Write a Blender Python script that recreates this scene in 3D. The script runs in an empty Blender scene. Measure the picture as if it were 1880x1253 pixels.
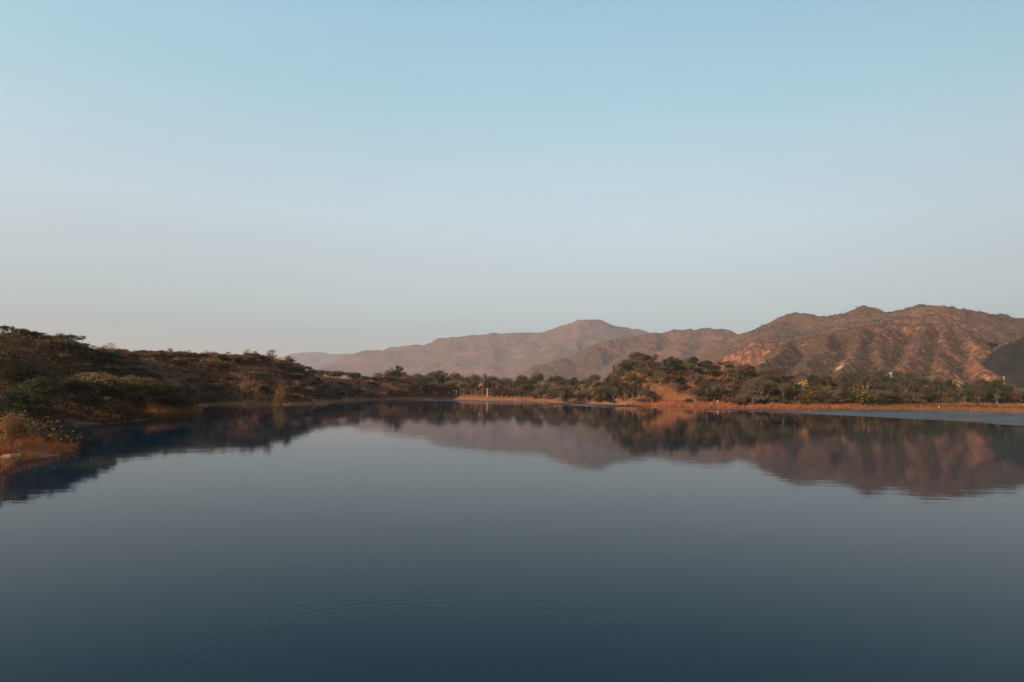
import bpy, math, random
import numpy as np
from mathutils import Matrix, Vector

# ------------------------------------------------------------------ camera, sky, sun
SC = bpy.context.scene
COL = SC.collection
R = math.radians
FPX, CX, CY = 1300.0, 940.0, 626.5          # focal length and centre of the 1880 x 1253 photograph
CAM_H = 4.5
PITCH, ROLL = math.atan(94.0 / 1300.0), R(0.88)

cam_d = bpy.data.cameras.new('camera'); cam = bpy.data.objects.new('camera', cam_d); COL.objects.link(cam)
CAM_R = Matrix.Rotation(R(90) + PITCH, 4, 'X') @ Matrix.Rotation(ROLL, 4, 'Z')
cam.matrix_world = Matrix.Translation((0, 0, CAM_H)) @ CAM_R
cam_d.sensor_width = 36.0; cam_d.lens = FPX / 1880.0 * 36.0
cam_d.clip_start = 0.1; cam_d.clip_end = 40000.0
SC.camera = cam
SC.view_settings.view_transform = 'Standard'; SC.view_settings.look = 'None'
SC.view_settings.exposure = 0.9; SC.view_settings.gamma = 1.0
try:
    SC.view_settings.use_curve_mapping = False
except Exception:
    pass
SC.render.engine = 'CYCLES'
SC.cycles.max_bounces = 8; SC.cycles.diffuse_bounces = 2; SC.cycles.glossy_bounces = 3
SC.cycles.transmission_bounces = 2; SC.cycles.volume_bounces = 0; SC.cycles.transparent_max_bounces = 8
SC.cycles.use_denoising = True
SC.cycles.sample_clamp_indirect = 4.0

SUN_AZ = Vector((-0.72, -0.69, 0)).normalized()          # towards the sun, over the shoulder on the hill side
SUN_EL = R(17.0)
SUN_DIR = Vector((SUN_AZ.x * math.cos(SUN_EL), SUN_AZ.y * math.cos(SUN_EL), math.sin(SUN_EL)))
SUN_ROT = math.atan2(SUN_DIR.x, SUN_DIR.y)

world = bpy.data.worlds.new("World"); SC.world = world; world.use_nodes = True
wn, wl = world.node_tree.nodes, world.node_tree.links
wn.clear()
w_out = wn.new('ShaderNodeOutputWorld'); w_bg = wn.new('ShaderNodeBackground')
sky = wn.new('ShaderNodeTexSky'); sky.sky_type = 'NISHITA'; sky.sun_disc = False
sky.sun_elevation = SUN_EL; sky.sun_rotation = SUN_ROT
sky.altitude = 300; sky.air_density = 1.0; sky.dust_density = 1.0; sky.ozone_density = 1.0
SKY_TINT = [(0.0, (0.585, 0.569, 0.614)), (0.0791, (0.585, 0.569, 0.614)), (0.1195, (0.838, 0.748, 0.692)), (0.1672, (1.112, 0.924, 0.786)), (0.2394, (1.501, 1.221, 0.979)), (0.3078, (1.645, 1.442, 1.123)), (0.3717, (1.626, 1.609, 1.228)), (0.4308, (1.676, 1.739, 1.324)), (0.4848, (1.731, 1.838, 1.491)), (1.0, (1.385, 1.47, 1.193))]
tc = wn.new('ShaderNodeTexCoord'); sx = wn.new('ShaderNodeSeparateXYZ')
ramp = wn.new('ShaderNodeValToRGB'); mul = wn.new('ShaderNodeMix'); mul.data_type = 'RGBA'; mul.blend_type = 'MULTIPLY'
mul.inputs[0].default_value = 1.0
wl.new(tc.outputs['Generated'], sx.inputs[0]); wl.new(sx.outputs['Z'], ramp.inputs[0])
while len(ramp.color_ramp.elements) > 1:
    ramp.color_ramp.elements.remove(ramp.color_ramp.elements[-1])
for i, (p, c) in enumerate(SKY_TINT):
    e = ramp.color_ramp.elements[0] if i == 0 else ramp.color_ramp.elements.new(p)
    e.position = p; e.color = (*c, 1)
SKY_SIDE = (1.12, 0.62)                                   # evenness of the sky from one side of the view to the other
side = wn.new('ShaderNodeMapRange'); side.inputs[1].default_value = -0.6; side.inputs[2].default_value = 0.6
side.inputs[3].default_value, side.inputs[4].default_value = SKY_SIDE
wl.new(sx.outputs['X'], side.inputs[0])
wmap = wn.new('ShaderNodeMapping'); wmap.inputs['Scale'].default_value = (1.2, 1.2, 7.0); wl.new(tc.outputs['Generated'], wmap.inputs[0])
wisp = wn.new('ShaderNodeTexNoise'); wisp.inputs['Scale'].default_value = 1.6; wisp.inputs['Detail'].default_value = 5
wl.new(wmap.outputs[0], wisp.inputs['Vector'])
wm = wn.new('ShaderNodeMapRange'); wm.inputs[3].default_value = 0.955; wm.inputs[4].default_value = 1.045
wl.new(wisp.outputs['Fac'], wm.inputs[0])
k1 = wn.new('ShaderNodeMath'); k1.operation = 'MULTIPLY'; wl.new(side.outputs[0], k1.inputs[0]); wl.new(wm.outputs[0], k1.inputs[1])
vm = wn.new('ShaderNodeVectorMath'); vm.operation = 'SCALE'; wl.new(sky.outputs[0], vm.inputs[0]); wl.new(k1.outputs[0], vm.inputs['Scale'])
wl.new(vm.outputs[0], mul.inputs[6]); wl.new(ramp.outputs[0], mul.inputs[7])
wl.new(mul.outputs[2], w_bg.inputs[0]); w_bg.inputs[1].default_value = 0.106
wl.new(w_bg.outputs[0], w_out.inputs[0])

sun_d = bpy.data.lights.new('sun', 'SUN'); sun = bpy.data.objects.new('sun', sun_d); COL.objects.link(sun)
sun_d.energy = 5.0; sun_d.angle = R(0.5); sun_d.color = (1.0, 0.70, 0.48)
sun.rotation_euler = (-SUN_DIR).to_track_quat('-Z', 'Y').to_euler()
sun.location = (-200, -120, 300)

# ------------------------------------------------------------------ geometry helpers
R3 = np.array(CAM_R.to_3x3())


def ray(px, py):
    d = R3 @ np.array([(px - CX) / FPX, (CY - py) / FPX, -1.0])
    return d / d[1]                                       # one metre forward per unit


def at(px, py, D):
    d = ray(px, py)
    return np.array([d[0] * D, D, CAM_H + d[2] * D])


def on_water(px, py):
    d = ray(px, py)
    t = -CAM_H / d[2]
    return np.array([d[0] * t, t])


def project(p):
    v = R3.T @ (np.asarray(p, float) - np.array([0, 0, CAM_H]))
    return CX + FPX * v[0] / -v[2], CY - FPX * v[1] / -v[2]


def smooth(a, b, x):
    t = np.clip((x - a) / (b - a), 0, 1)
    return t * t * (3 - 2 * t)


def _hash(ix, iy, seed):
    h = (ix.astype(np.int64) * 374761393 + iy.astype(np.int64) * 668265263 + seed * 974634773) & 0xFFFFFFFF
    h = ((h ^ (h >> 13)) * 1274126177) & 0xFFFFFFFF
    return ((h ^ (h >> 16)) & 0xFFFF) / 65535.0


def vnoise(x, y, seed=0):
    ix, iy = np.floor(x), np.floor(y)
    fx, fy = x - ix, y - iy
    u, v = fx * fx * fx * (fx * (fx * 6 - 15) + 10), fy * fy * fy * (fy * (fy * 6 - 15) + 10)
    a, b = _hash(ix, iy, seed), _hash(ix + 1, iy, seed)
    c, d = _hash(ix, iy + 1, seed), _hash(ix + 1, iy + 1, seed)
    return (a + (b - a) * u) * (1 - v) + (c + (d - c) * u) * v - 0.5


def fbm(x, y, seed=0, octaves=5, gain=0.5):
    s, a, f = 0, 1.0, 1.0
    for k in range(octaves):
        s = s + a * vnoise(x * f + 17.3 * k, y * f - 9.1 * k, seed + k)
        a *= gain; f *= 2.03
    return s


def mesh_obj(name, verts, faces, mat, parent=None, smooth_shade=False, loc=None):
    """One mesh object from numpy vertices and a list / array of faces."""
    me = bpy.data.meshes.new(name)
    verts = np.asarray(verts, np.float32)
    if isinstance(faces, np.ndarray):
        n, k = faces.shape
        me.vertices.add(len(verts)); me.vertices.foreach_set('co', verts.ravel())
        me.loops.add(n * k); me.loops.foreach_set('vertex_index', faces.astype(np.int32).ravel())
        me.polygons.add(n); me.polygons.foreach_set('loop_start', np.arange(0, n * k, k, dtype=np.int32))
        me.polygons.foreach_set('loop_total', np.full(n, k, np.int32))
        me.update(calc_edges=True)
    else:
        me.from_pydata([tuple(map(float, v)) for v in verts], [], faces)
        me.update()
    me.materials.append(mat)
    if smooth_shade:
        me.polygons.foreach_set('use_smooth', np.ones(len(me.polygons), bool))
    o = bpy.data.objects.new(name, me); COL.objects.link(o)
    if parent is not None:
        o.parent = parent
    if loc is not None:
        o.location = loc
    return o


def grid_faces(nr, nc):
    i = np.arange(nr * nc).reshape(nr, nc)
    return np.stack([i[:-1, :-1], i[:-1, 1:], i[1:, 1:], i[1:, :-1]], -1).reshape(-1, 4)


def tag(o, label=None, cat=None, group=None, kind=None):
    if label: o['label'] = label
    if cat: o['category'] = cat
    if group: o['group'] = group
    if kind: o['kind'] = kind
    return o


def empty(name, loc=(0, 0, 0), rz=0.0):
    o = bpy.data.objects.new(name, None); COL.objects.link(o)
    o.location = loc; o.rotation_euler = (0, 0, rz); o.empty_display_size = 0.5
    return o


def copy_tree(o, parent=None):
    c = o.copy(); COL.objects.link(c); c.parent = parent
    for ch in list(o.children):
        copy_tree(ch, c)
    return c


# ------------------------------------------------------------------ materials
def new_mat(name):
    m = bpy.data.materials.new(name); m.use_nodes = True
    m.node_tree.nodes.clear()
    return m, m.node_tree.nodes, m.node_tree.links


def N(nodes, t, **kw):
    n = nodes.new(t)
    for k, v in kw.items():
        setattr(n, k, v)
    return n


def noise(nodes, links, vec, scale, detail=4, rough=0.55):
    n = nodes.new('ShaderNodeTexNoise'); n.inputs['Scale'].default_value = scale
    n.inputs['Detail'].default_value = detail; n.inputs['Roughness'].default_value = rough
    links.new(vec, n.inputs['Vector'])
    return n.outputs['Fac']


def rng_map(nodes, links, val, a, b, c=0.0, d=1.0):
    n = nodes.new('ShaderNodeMapRange'); n.interpolation_type = 'SMOOTHSTEP'
    n.inputs[1].default_value = a; n.inputs[2].default_value = b
    n.inputs[3].default_value = c; n.inputs[4].default_value = d
    links.new(val, n.inputs[0])
    return n.outputs[0]


def mix(nodes, links, fac, a, b, blend='MIX'):
    n = nodes.new('ShaderNodeMix'); n.data_type = 'RGBA'; n.blend_type = blend
    for s, v in ((0, fac), (6, a), (7, b)):
        if isinstance(v, bpy.types.NodeSocket):
            links.new(v, n.inputs[s])
        elif isinstance(v, (int, float)):
            n.inputs[s].default_value = v
        else:
            n.inputs[s].default_value = (*v, 1)
    return n.outputs[2]


def mathn(nodes, links, op, a, b=None):
    n = nodes.new('ShaderNodeMath'); n.operation = op
    for s, v in ((0, a), (1, b)):
        if v is None: continue
        if isinstance(v, bpy.types.NodeSocket): links.new(v, n.inputs[s])
        else: n.inputs[s].default_value = v
    return n.outputs[0]


def foliage_mat(name, dark, light, trans=0.25, spread=0.35):
    m, n, l = new_mat(name)
    out = n.new('ShaderNodeOutputMaterial')
    geo = n.new('ShaderNodeNewGeometry'); info = n.new('ShaderNodeObjectInfo')
    c = mix(n, l, geo.outputs['Random Per Island'], dark, light)
    v = rng_map(n, l, info.outputs['Random'], 0, 1, 1 - spread, 1 + spread)
    hsv = n.new('ShaderNodeHueSaturation')
    h = rng_map(n, l, mathn(n, l, 'FRACT', mathn(n, l, 'MULTIPLY', info.outputs['Random'], 7.31)), 0, 1, 0.478, 0.515)
    l.new(h, hsv.inputs['Hue']); l.new(v, hsv.inputs['Value']); l.new(c, hsv.inputs['Color'])
    d = n.new('ShaderNodeBsdfDiffuse'); t = n.new('ShaderNodeBsdfTranslucent'); ms = n.new('ShaderNodeMixShader')
    l.new(hsv.outputs[0], d.inputs[0]); l.new(hsv.outputs[0], t.inputs[0])
    ms.inputs[0].default_value = trans
    l.new(d.outputs[0], ms.inputs[1]); l.new(t.outputs[0], ms.inputs[2]); l.new(ms.outputs[0], out.inputs[0])
    return m


def plain_mat(name, a, b, scale=3.0, rough=0.85):
    m, n, l = new_mat(name)
    out = n.new('ShaderNodeOutputMaterial'); p = n.new('ShaderNodeBsdfPrincipled')
    tcn = n.new('ShaderNodeTexCoord')
    f = noise(n, l, tcn.outputs['Object'], scale, 6, 0.65)
    l.new(mix(n, l, rng_map(n, l, f, 0.35, 0.65), a, b), p.inputs['Base Color'])
    p.inputs['Roughness'].default_value = rough
    l.new(p.outputs[0], out.inputs[0])
    return m


def ground_material():
    m, n, l = new_mat('dry_hill_ground')
    out = n.new('ShaderNodeOutputMaterial'); p = n.new('ShaderNodeBsdfPrincipled')
    geo = n.new('ShaderNodeNewGeometry'); pos = geo.outputs['Position']
    sep = n.new('ShaderNodeSeparateXYZ'); l.new(pos, sep.inputs[0])
    big = noise(n, l, pos, 0.045, 4); mid = noise(n, l, pos, 0.35, 5); fine = noise(n, l, pos, 2.5, 5, 0.7)
    soil = mix(n, l, rng_map(n, l, mid, 0.35, 0.65), (0.11, 0.044, 0.021), (0.18, 0.076, 0.035))
    straw = mix(n, l, rng_map(n, l, fine, 0.3, 0.7), (0.12, 0.055, 0.025), (0.20, 0.095, 0.043))
    c = mix(n, l, rng_map(n, l, big, 0.42, 0.6), soil, straw)
    litter = rng_map(n, l, noise(n, l, pos, 0.9, 4), 0.52, 0.62)
    c = mix(n, l, mathn(n, l, 'MULTIPLY', litter, 0.75), c, (0.05, 0.038, 0.022))
    zz = mathn(n, l, 'ADD', sep.outputs['Z'], mathn(n, l, 'MULTIPLY', mid, -1.2))
    bank = rng_map(n, l, zz, 0.1, 0.9, 1.0, 0.0)
    c = mix(n, l, bank, c, mix(n, l, fine, (0.16, 0.068, 0.034), (0.25, 0.118, 0.060)))
    wet = rng_map(n, l, sep.outputs['Z'], 0.02, 0.07, 1.0, 0.0)
    c = mix(n, l, wet, c, (0.07, 0.034, 0.02))
    l.new(c, p.inputs['Base Color']); p.inputs['Roughness'].default_value = 0.95
    p.inputs['Specular IOR Level'].default_value = 0.15
    b = n.new('ShaderNodeBump'); b.inputs['Strength'].default_value = 0.6; b.inputs['Distance'].default_value = 0.35
    l.new(fine, b.inputs['Height']); l.new(b.outputs[0], p.inputs['Normal'])
    l.new(p.outputs[0], out.inputs[0])
    return m


def mountain_material(name, rock_a, rock_b, scrub, cover, scale):
    m, n, l = new_mat(name)
    out = n.new('ShaderNodeOutputMaterial'); p = n.new('ShaderNodeBsdfPrincipled')
    geo = n.new('ShaderNodeNewGeometry'); pos = geo.outputs['Position']
    big = noise(n, l, pos, 0.006 * scale, 5, 0.6); mid = noise(n, l, pos, 0.03 * scale, 6, 0.65); fine = noise(n, l, pos, 0.16 * scale, 5, 0.7)
    rock = mix(n, l, rng_map(n, l, mid, 0.35, 0.65), rock_a, rock_b)
    s = mathn(n, l, 'ADD', mathn(n, l, 'MULTIPLY', fine, 0.65), mathn(n, l, 'MULTIPLY', mathn(n, l, 'ADD', big, mid), 0.35))
    fac = rng_map(n, l, s, 1.0 - cover - 0.10, 1.0 - cover + 0.10)
    c = mix(n, l, mathn(n, l, 'MULTIPLY', fac, 0.9), rock, scrub)
    outcrop = rng_map(n, l, noise(n, l, pos, 0.022 * scale, 3, 0.8), 0.64, 0.72)
    c = mix(n, l, mathn(n, l, 'MULTIPLY', outcrop, 0.7 if scale > 0.65 else 0.25), c, (0.36, 0.25, 0.18))
    l.new(c, p.inputs['Base Color']); p.inputs['Roughness'].default_value = 1.0
    p.inputs['Specular IOR Level'].default_value = 0.05
    b = n.new('ShaderNodeBump'); b.inputs['Strength'].default_value = 0.9; b.inputs['Distance'].default_value = 2.2 / scale
    l.new(fine, b.inputs['Height']); l.new(b.outputs[0], p.inputs['Normal'])
    l.new(p.outputs[0], out.inputs[0])
    return m


# ------------------------------------------------------------------ shoreline and ground
SHORE_PX = [(-400, 1000), (-150, 905), (0, 866), (36, 847), (95, 839), (134, 829), (118, 818), (60, 802), (80, 785), (140, 781),
            (200, 779), (270, 771), (350, 767), (366, 760), (356, 747), (420, 742.5), (440, 743.5), (530, 743.5),
            (570, 742), (600, 741), (624, 737.5), (663, 735.5), (700, 734), (730, 733), (830, 733.3), (900, 735),
            (945, 735.7), (956, 737.5), (966, 736), (1000, 737), (1010, 740), (1045, 741), (1052, 738.5), (1068, 739), (1078, 742),
            (1150, 744), (1200, 745), (1300, 747.5), (1400, 749.5), (1500, 751), (1600, 752), (1700, 752.5), (1780, 753.5),
            (1880, 756), (2050, 760), (2300, 766)]
SHORE = [on_water(*p) for p in SHORE_PX]
LAKE = np.array([(-20, -14), (-24, 5)] + [tuple(p) for p in SHORE] + [(330, 120), (300, 20), (150, -16)], float)
if True:   # a little natural wobble between the measured points
    pts = []
    for i in range(len(LAKE)):
        a, b = LAKE[i], LAKE[(i + 1) % len(LAKE)]
        n_ = max(1, int(np.hypot(*(b - a)) / 9))
        for k in range(n_):
            q = a + (b - a) * k / n_
            if k:
                q = q + np.array([vnoise(q[0:1] * .13, q[1:2] * .13, 3)[0], vnoise(q[0:1] * .13, q[1:2] * .13, 8)[0]]) * 2.2
            pts.append(q)
    LAKE = np.array(pts)


def shore_dist(x, y):
    """Signed distance to the waterline, positive on land."""
    x, y = np.asarray(x, float), np.asarray(y, float)
    sh = x.shape
    X, Y = x.ravel(), y.ravel()
    best = np.full(X.shape, 1e18); inside = np.zeros(X.shape, bool)
    n = len(LAKE)
    for i in range(n):
        ax, ay = LAKE[i]; bx, by = LAKE[(i + 1) % n]
        dx, dy = bx - ax, by - ay
        t = np.clip(((X - ax) * dx + (Y - ay) * dy) / (dx * dx + dy * dy), 0, 1)
        best = np.minimum(best, (X - ax - t * dx) ** 2 + (Y - ay - t * dy) ** 2)
        c = (ay > Y) != (by > Y)
        with np.errstate(divide='ignore', invalid='ignore'):
            inside ^= c & (X < (bx - ax) * (Y - ay) / (by - ay if by != ay else 1e-9) + ax)
    d = np.sqrt(best)
    return np.where(inside, -d, d).reshape(sh)


def ridge_field(x, y, pts):
    """Distance to a ridge polyline and the ridge's height at the nearest point."""
    best = np.full(x.shape, 1e18); zr = np.zeros(x.shape)
    for i in range(len(pts) - 1):
        a, b = pts[i], pts[i + 1]
        dx, dy = b[0] - a[0], b[1] - a[1]
        t = np.clip(((x - a[0]) * dx + (y - a[1]) * dy) / (dx * dx + dy * dy + 1e-9), 0, 1)
        q = (x - a[0] - t * dx) ** 2 + (y - a[1] - t * dy) ** 2
        m = q < best
        best = np.where(m, q, best); zr = np.where(m, a[2] + t * (b[2] - a[2]), zr)
    return np.sqrt(best), zr


LEFT_RIDGE = [np.array(p, float) for p in ((-92, 16, 8), (-95, 34, 18.5), (-92, 48, 17.0), (-91, 64, 12.5), (-90, 86, 11.5))] + [
    at(20, 619, 112), at(100, 634, 132), at(160, 646, 152), at(225, 658, 175), at(300, 657, 215), at(400, 659, 235),
    at(500, 662, 258), at(515, 658, 262), at(530, 664, 266), at(560, 672, 278), at(605, 685, 300), at(670, 689, 340), at(720, 697, 385), at(770, 706, 430)]
MID_RIDGE = [at(960, 708, 395), at(1010, 704, 370), at(1060, 699, 355), at(1100, 685, 345), at(1180, 670, 335),
             at(1260, 675, 330), at(1340, 687, 330), at(1420, 700, 335), at(1500, 711, 350)]
MOUND = [at(1200, 702, 304), at(1250, 712, 300)]


def height(x, y):
    x, y = np.asarray(x, float), np.asarray(y, float)
    d = shore_dist(x, y)
    base = 3.3 * (1 - np.exp(-np.maximum(d, 0) / (24.0 - 13.0 * smooth(-10, -35, x)))) + np.clip(d * 0.006, 0, 5)
    s = smooth(1, 24, d)
    wob = 1 + 0.35 * fbm(x / 30.0, y / 30.0, 21, 3)
    z = base
    for pts, w in ((LEFT_RIDGE, 29.0), (MID_RIDGE, 42.0)):
        r, zr = ridge_field(x, y, pts)
        z = z + s * np.maximum(zr - z, 0) * np.exp(-(r / (w * wob)) ** 2)
    r, zr = ridge_field(x, y, MOUND)
    z = z + smooth(0, 12, d) * np.maximum(zr - z, 0) * np.exp(-(r / 11.0) ** 2)
    z = z + smooth(1, 14, d) * (fbm(x / 14.0, y / 14.0, 5, 4) * 1.1 + fbm(x / 3.0, y / 3.0, 9, 2) * 0.18)
    lake = -np.minimum(0.14 * np.abs(d), 2.6)
    return np.where(d > 0, np.maximum(z, 0.02 * np.minimum(d, 1.0)), lake)


def spread(lo, hi, step, far_lo, far_hi, grow=1.18):
    c = list(np.arange(lo, hi + 1e-6, step)); s = step
    while c[-1] < far_hi: s *= grow; c.append(c[-1] + s)
    s = step; front = []
    p = lo
    while p > far_lo: s *= grow; p -= s; front.append(p)
    return np.array(front[::-1] + c)


gx = spread(-135, 330, 1.7, -8000, 9500); gy = spread(-30, 470, 1.7, -280, 14500)
GX, GY = np.meshgrid(gx, gy)
GZ = height(GX, GY)
M_GROUND = ground_material()
ground = mesh_obj('ground', np.stack([GX, GY, GZ], -1).reshape(-1, 3), grid_faces(len(gy), len(gx)), M_GROUND, smooth_shade=True)
tag(ground, 'dry reddish hillside and shore around the lake', kind='structure')

# ------------------------------------------------------------------ water
RIPPLE_C = (-1.3, 11.8)
STREAK_PX = [[(745, 734.6), (830, 735.6), (900, 737.6), (1000, 740.8), (1080, 744.6), (1180, 747)],
             [(1290, 752), (1400, 754), (1540, 759.5), (1640, 763.5), (1760, 768), (1900, 777)],
             [(1500, 755), (1560, 755.3), (1640, 757), (1760, 760.5), (1900, 765)]]
STREAK_W = [(0.8, 2.0), (0.8, 7.0), (1.4, 5.5)]          # half widths in pixels where they start and end


def water_material():
    m, n, l = new_mat('lake_water')
    out = n.new('ShaderNodeOutputMaterial'); p = n.new('ShaderNodeBsdfPrincipled')
    geo = n.new('ShaderNodeNewGeometry'); pos = geo.outputs['Position']
    ruf = n.new('ShaderNodeAttribute'); ruf.attribute_name = 'ruffle'; ruf.attribute_type = 'GEOMETRY'
    rf = ruf.outputs['Fac']
    p.inputs['Base Color'].default_value = (0.0002, 0.013, 0.027, 1)
    p.inputs['IOR'].default_value = 1.112
    p.inputs['Specular Tint'].default_value = (0.35, 0.75, 1.0, 1)
    mp = n.new('ShaderNodeMapping'); mp.inputs['Scale'].default_value = (0.5, 1.0, 1.0); l.new(pos, mp.inputs[0])
    f1 = noise(n, l, mp.outputs[0], 1.1, 3, 0.5); f2 = noise(n, l, mp.outputs[0], 0.14, 2, 0.5)
    sep = n.new('ShaderNodeSeparateXYZ'); l.new(pos, sep.inputs[0])
    dx = mathn(n, l, 'SUBTRACT', sep.outputs['X'], RIPPLE_C[0]); dy = mathn(n, l, 'SUBTRACT', sep.outputs['Y'], RIPPLE_C[1])
    r = mathn(n, l, 'SQRT', mathn(n, l, 'ADD', mathn(n, l, 'MULTIPLY', dx, dx), mathn(n, l, 'MULTIPLY', dy, dy)))
    r = mathn(n, l, 'ADD', r, mathn(n, l, 'MULTIPLY', f2, 0.25))
    env = mathn(n, l, 'MULTIPLY', rng_map(n, l, r, 3.2, 3.7), rng_map(n, l, r, 4.0, 5.6, 1.0, 0.0))
    ring = mathn(n, l, 'MULTIPLY', mathn(n, l, 'SINE', mathn(n, l, 'MULTIPLY', r, 2 * math.pi / 0.29)), env)
    h = mathn(n, l, 'ADD', mathn(n, l, 'MULTIPLY', f1, 0.0035), mathn(n, l, 'MULTIPLY', f2, 0.007))
    h = mathn(n, l, 'ADD', h, mathn(n, l, 'MULTIPLY', mathn(n, l, 'MULTIPLY', ring, rng_map(n, l, noise(n, l, pos, 0.35, 2), 0.25, 0.6, 0.6, 1.0)), 0.0007))
    b = n.new('ShaderNodeBump'); b.inputs['Strength'].default_value = 1.0; b.inputs['Distance'].default_value = 1.0
    l.new(h, b.inputs['Height']); l.new(b.outputs[0], p.inputs['Normal'])
    l.new(rng_map(n, l, rf, 0, 1, 0.035, 0.27), p.inputs['Roughness'])
    l.new(p.outputs[0], out.inputs[0])
    return m


wx = spread(-70, 300, 2.2, -140, 380); wy = np.concatenate([spread(4, 120, 1.5, -40, 120)[:-0 or None], np.arange(121.0, 470, 1.3)])
WX, WY = np.meshgrid(wx, wy)
water = mesh_obj('water', np.stack([WX, WY, WX * 0], -1).reshape(-1, 3), grid_faces(len(wy), len(wx)), water_material(), smooth_shade=True)
ruff = np.zeros(WX.shape)
for line, (w0, w1) in zip(STREAK_PX, STREAK_W):            # wind-ruffled lanes on the far water
    lo = np.array([on_water(px, py - (w0 + (w1 - w0) * i / (len(line) - 1))) for i, (px, py) in enumerate(line)])
    hi = np.array([on_water(px, py + (w0 + (w1 - w0) * i / (len(line) - 1))) for i, (px, py) in enumerate(line)])
    for i in range(len(line) - 1):
        quad = np.array([lo[i], lo[i + 1], hi[i + 1], hi[i]])
        ins = np.ones(WX.shape, bool); sgn = None
        for k in range(4):
            a, b2 = quad[k], quad[(k + 1) % 4]
            cr = (b2[0] - a[0]) * (WY - a[1]) - (b2[1] - a[1]) * (WX - a[0])
            sgn = -1 if sgn is None else sgn
            ins &= cr <= 0.01
        if not ins.any():
            ins = np.ones(WX.shape, bool)
            for k in range(4):
                a, b2 = quad[k], quad[(k + 1) % 4]
                ins &= ((b2[0] - a[0]) * (WY - a[1]) - (b2[1] - a[1]) * (WX - a[0])) >= -0.01
        ruff[ins] = 1.0
ruff = np.clip(ruff * (0.75 + 0.6 * fbm(WX / 18.0, WY / 5.0, 71, 3)), 0, 1)
for _ in range(2):
    ruff = (ruff + np.roll(ruff, 1, 0) + np.roll(ruff, -1, 0) + np.roll(ruff, 1, 1) + np.roll(ruff, -1, 1)) / 5
at_ = water.data.attributes.new('ruffle', 'FLOAT', 'POINT'); at_.data.foreach_set('value', ruff.astype(np.float32).ravel())
tag(water, 'calm dark blue lake mirroring the hills', kind='structure')

# ------------------------------------------------------------------ mountains
def massif(name, label, p0, p1, d0, d1, nc, nr, ridges, mat, amp, nscale, seed, blend=9.0, floor=-6.0, rnd=0.28):
    """A height field over a fan of ground: the smooth maximum of sloping ridges, then fractal relief."""
    cols = (np.linspace(p0, p1, nc) - CX) / FPX
    rows = d0 * (d1 / d0) ** np.linspace(0, 1, nr)
    TX, Y = np.meshgrid(cols, rows)
    X = TX * Y
    wx_ = X + fbm(X / (nscale * 0.8), Y / (nscale * 0.8), seed + 50, 3) * nscale * 0.22
    wy_ = Y + fbm(X / (nscale * 0.8) + 40, Y / (nscale * 0.8), seed + 60, 3) * nscale * 0.22
    Z = np.full(X.shape, floor)
    for pts, k, pw in ridges:
        r, zr = ridge_field(wx_, wy_, pts)
        c = zr - k * (np.sqrt(r * r + (nscale * rnd) ** 2) - nscale * rnd)
        hh = np.clip(0.5 + 0.5 * (Z - c) / blend, 0, 1)
        Z = c * (1 - hh) + Z * hh + blend * hh * (1 - hh)
    rel = np.clip((Z - floor) / 40.0, 0, 1)
    ridged = 0.5 - np.abs(fbm(X / nscale, Y / nscale, seed, 5, 0.55))
    Z = Z + rel * (amp * (ridged - 0.35) + amp * 0.35 * fbm(X / nscale * 4, Y / nscale * 4, seed + 9, 4, 0.6))
    o = mesh_obj(name, np.stack([X, Y, Z], -1).reshape(-1, 3), grid_faces(nr, nc), mat, smooth_shade=True)
    tag(o, label, kind='structure')
    return X, Y, Z


def L(*p):
    return [at(*q) for q in p]


M_FRONT = mountain_material('front_mountain_scrub', (0.21, 0.082, 0.044), (0.35, 0.150, 0.082), (0.030, 0.029, 0.023), 0.39, 0.72)
M_BACK = mountain_material('back_mountain_scrub', (0.24, 0.090, 0.052), (0.33, 0.14, 0.08), (0.060, 0.046, 0.033), 0.44, 0.6)
M_FAR = mountain_material('far_mountain_scrub', (0.24, 0.10, 0.065), (0.30, 0.145, 0.095), (0.07, 0.055, 0.045), 0.44, 0.25)

front = []
front.append((L((1300, 672, 1180), (1383, 628, 1150), (1455, 624, 1130), (1518, 612, 1110), (1570, 602, 1100), (1607, 595, 1095),
                (1639, 606, 1110), (1656, 598, 1100), (1713, 593, 1100), (1757, 597, 1090), (1800, 610, 1060)), 1.35, 1.0))
SPURS = [((1440, 626, 1135), (1400, 668, 960), (1350, 708, 780)), ((1525, 612, 1110), (1490, 660, 930), (1462, 702, 760)),
         ((1585, 600, 1098), (1557, 650, 930), (1530, 700, 750)), ((1705, 594, 1100), (1672, 640, 940), (1640, 698, 740)),
         ((1745, 596, 1092), (1728, 645, 930), (1716, 700, 740)), ((1765, 598, 1085), (1802, 642, 930), (1822, 698, 760)),
         ((1625, 600, 1100), (1608, 625, 1010), (1596, 655, 920))]
for sp in SPURS:
    front.append((L(*sp), 1.02, 1.0))
front.append((L((1822, 640, 1190), (1850, 629, 1190), (1905, 617, 1230), (2000, 612, 1260), (2150, 640, 1250)), 0.55, 1.0))
FX, FY, FZ = massif('mountains', 'steep reddish spurs of the front mountain', 1180, 2150, 640, 1330, 420, 190, front, M_FRONT, 2.6, 80.0, 101, 4.5, -6.0, 0.05)

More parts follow.
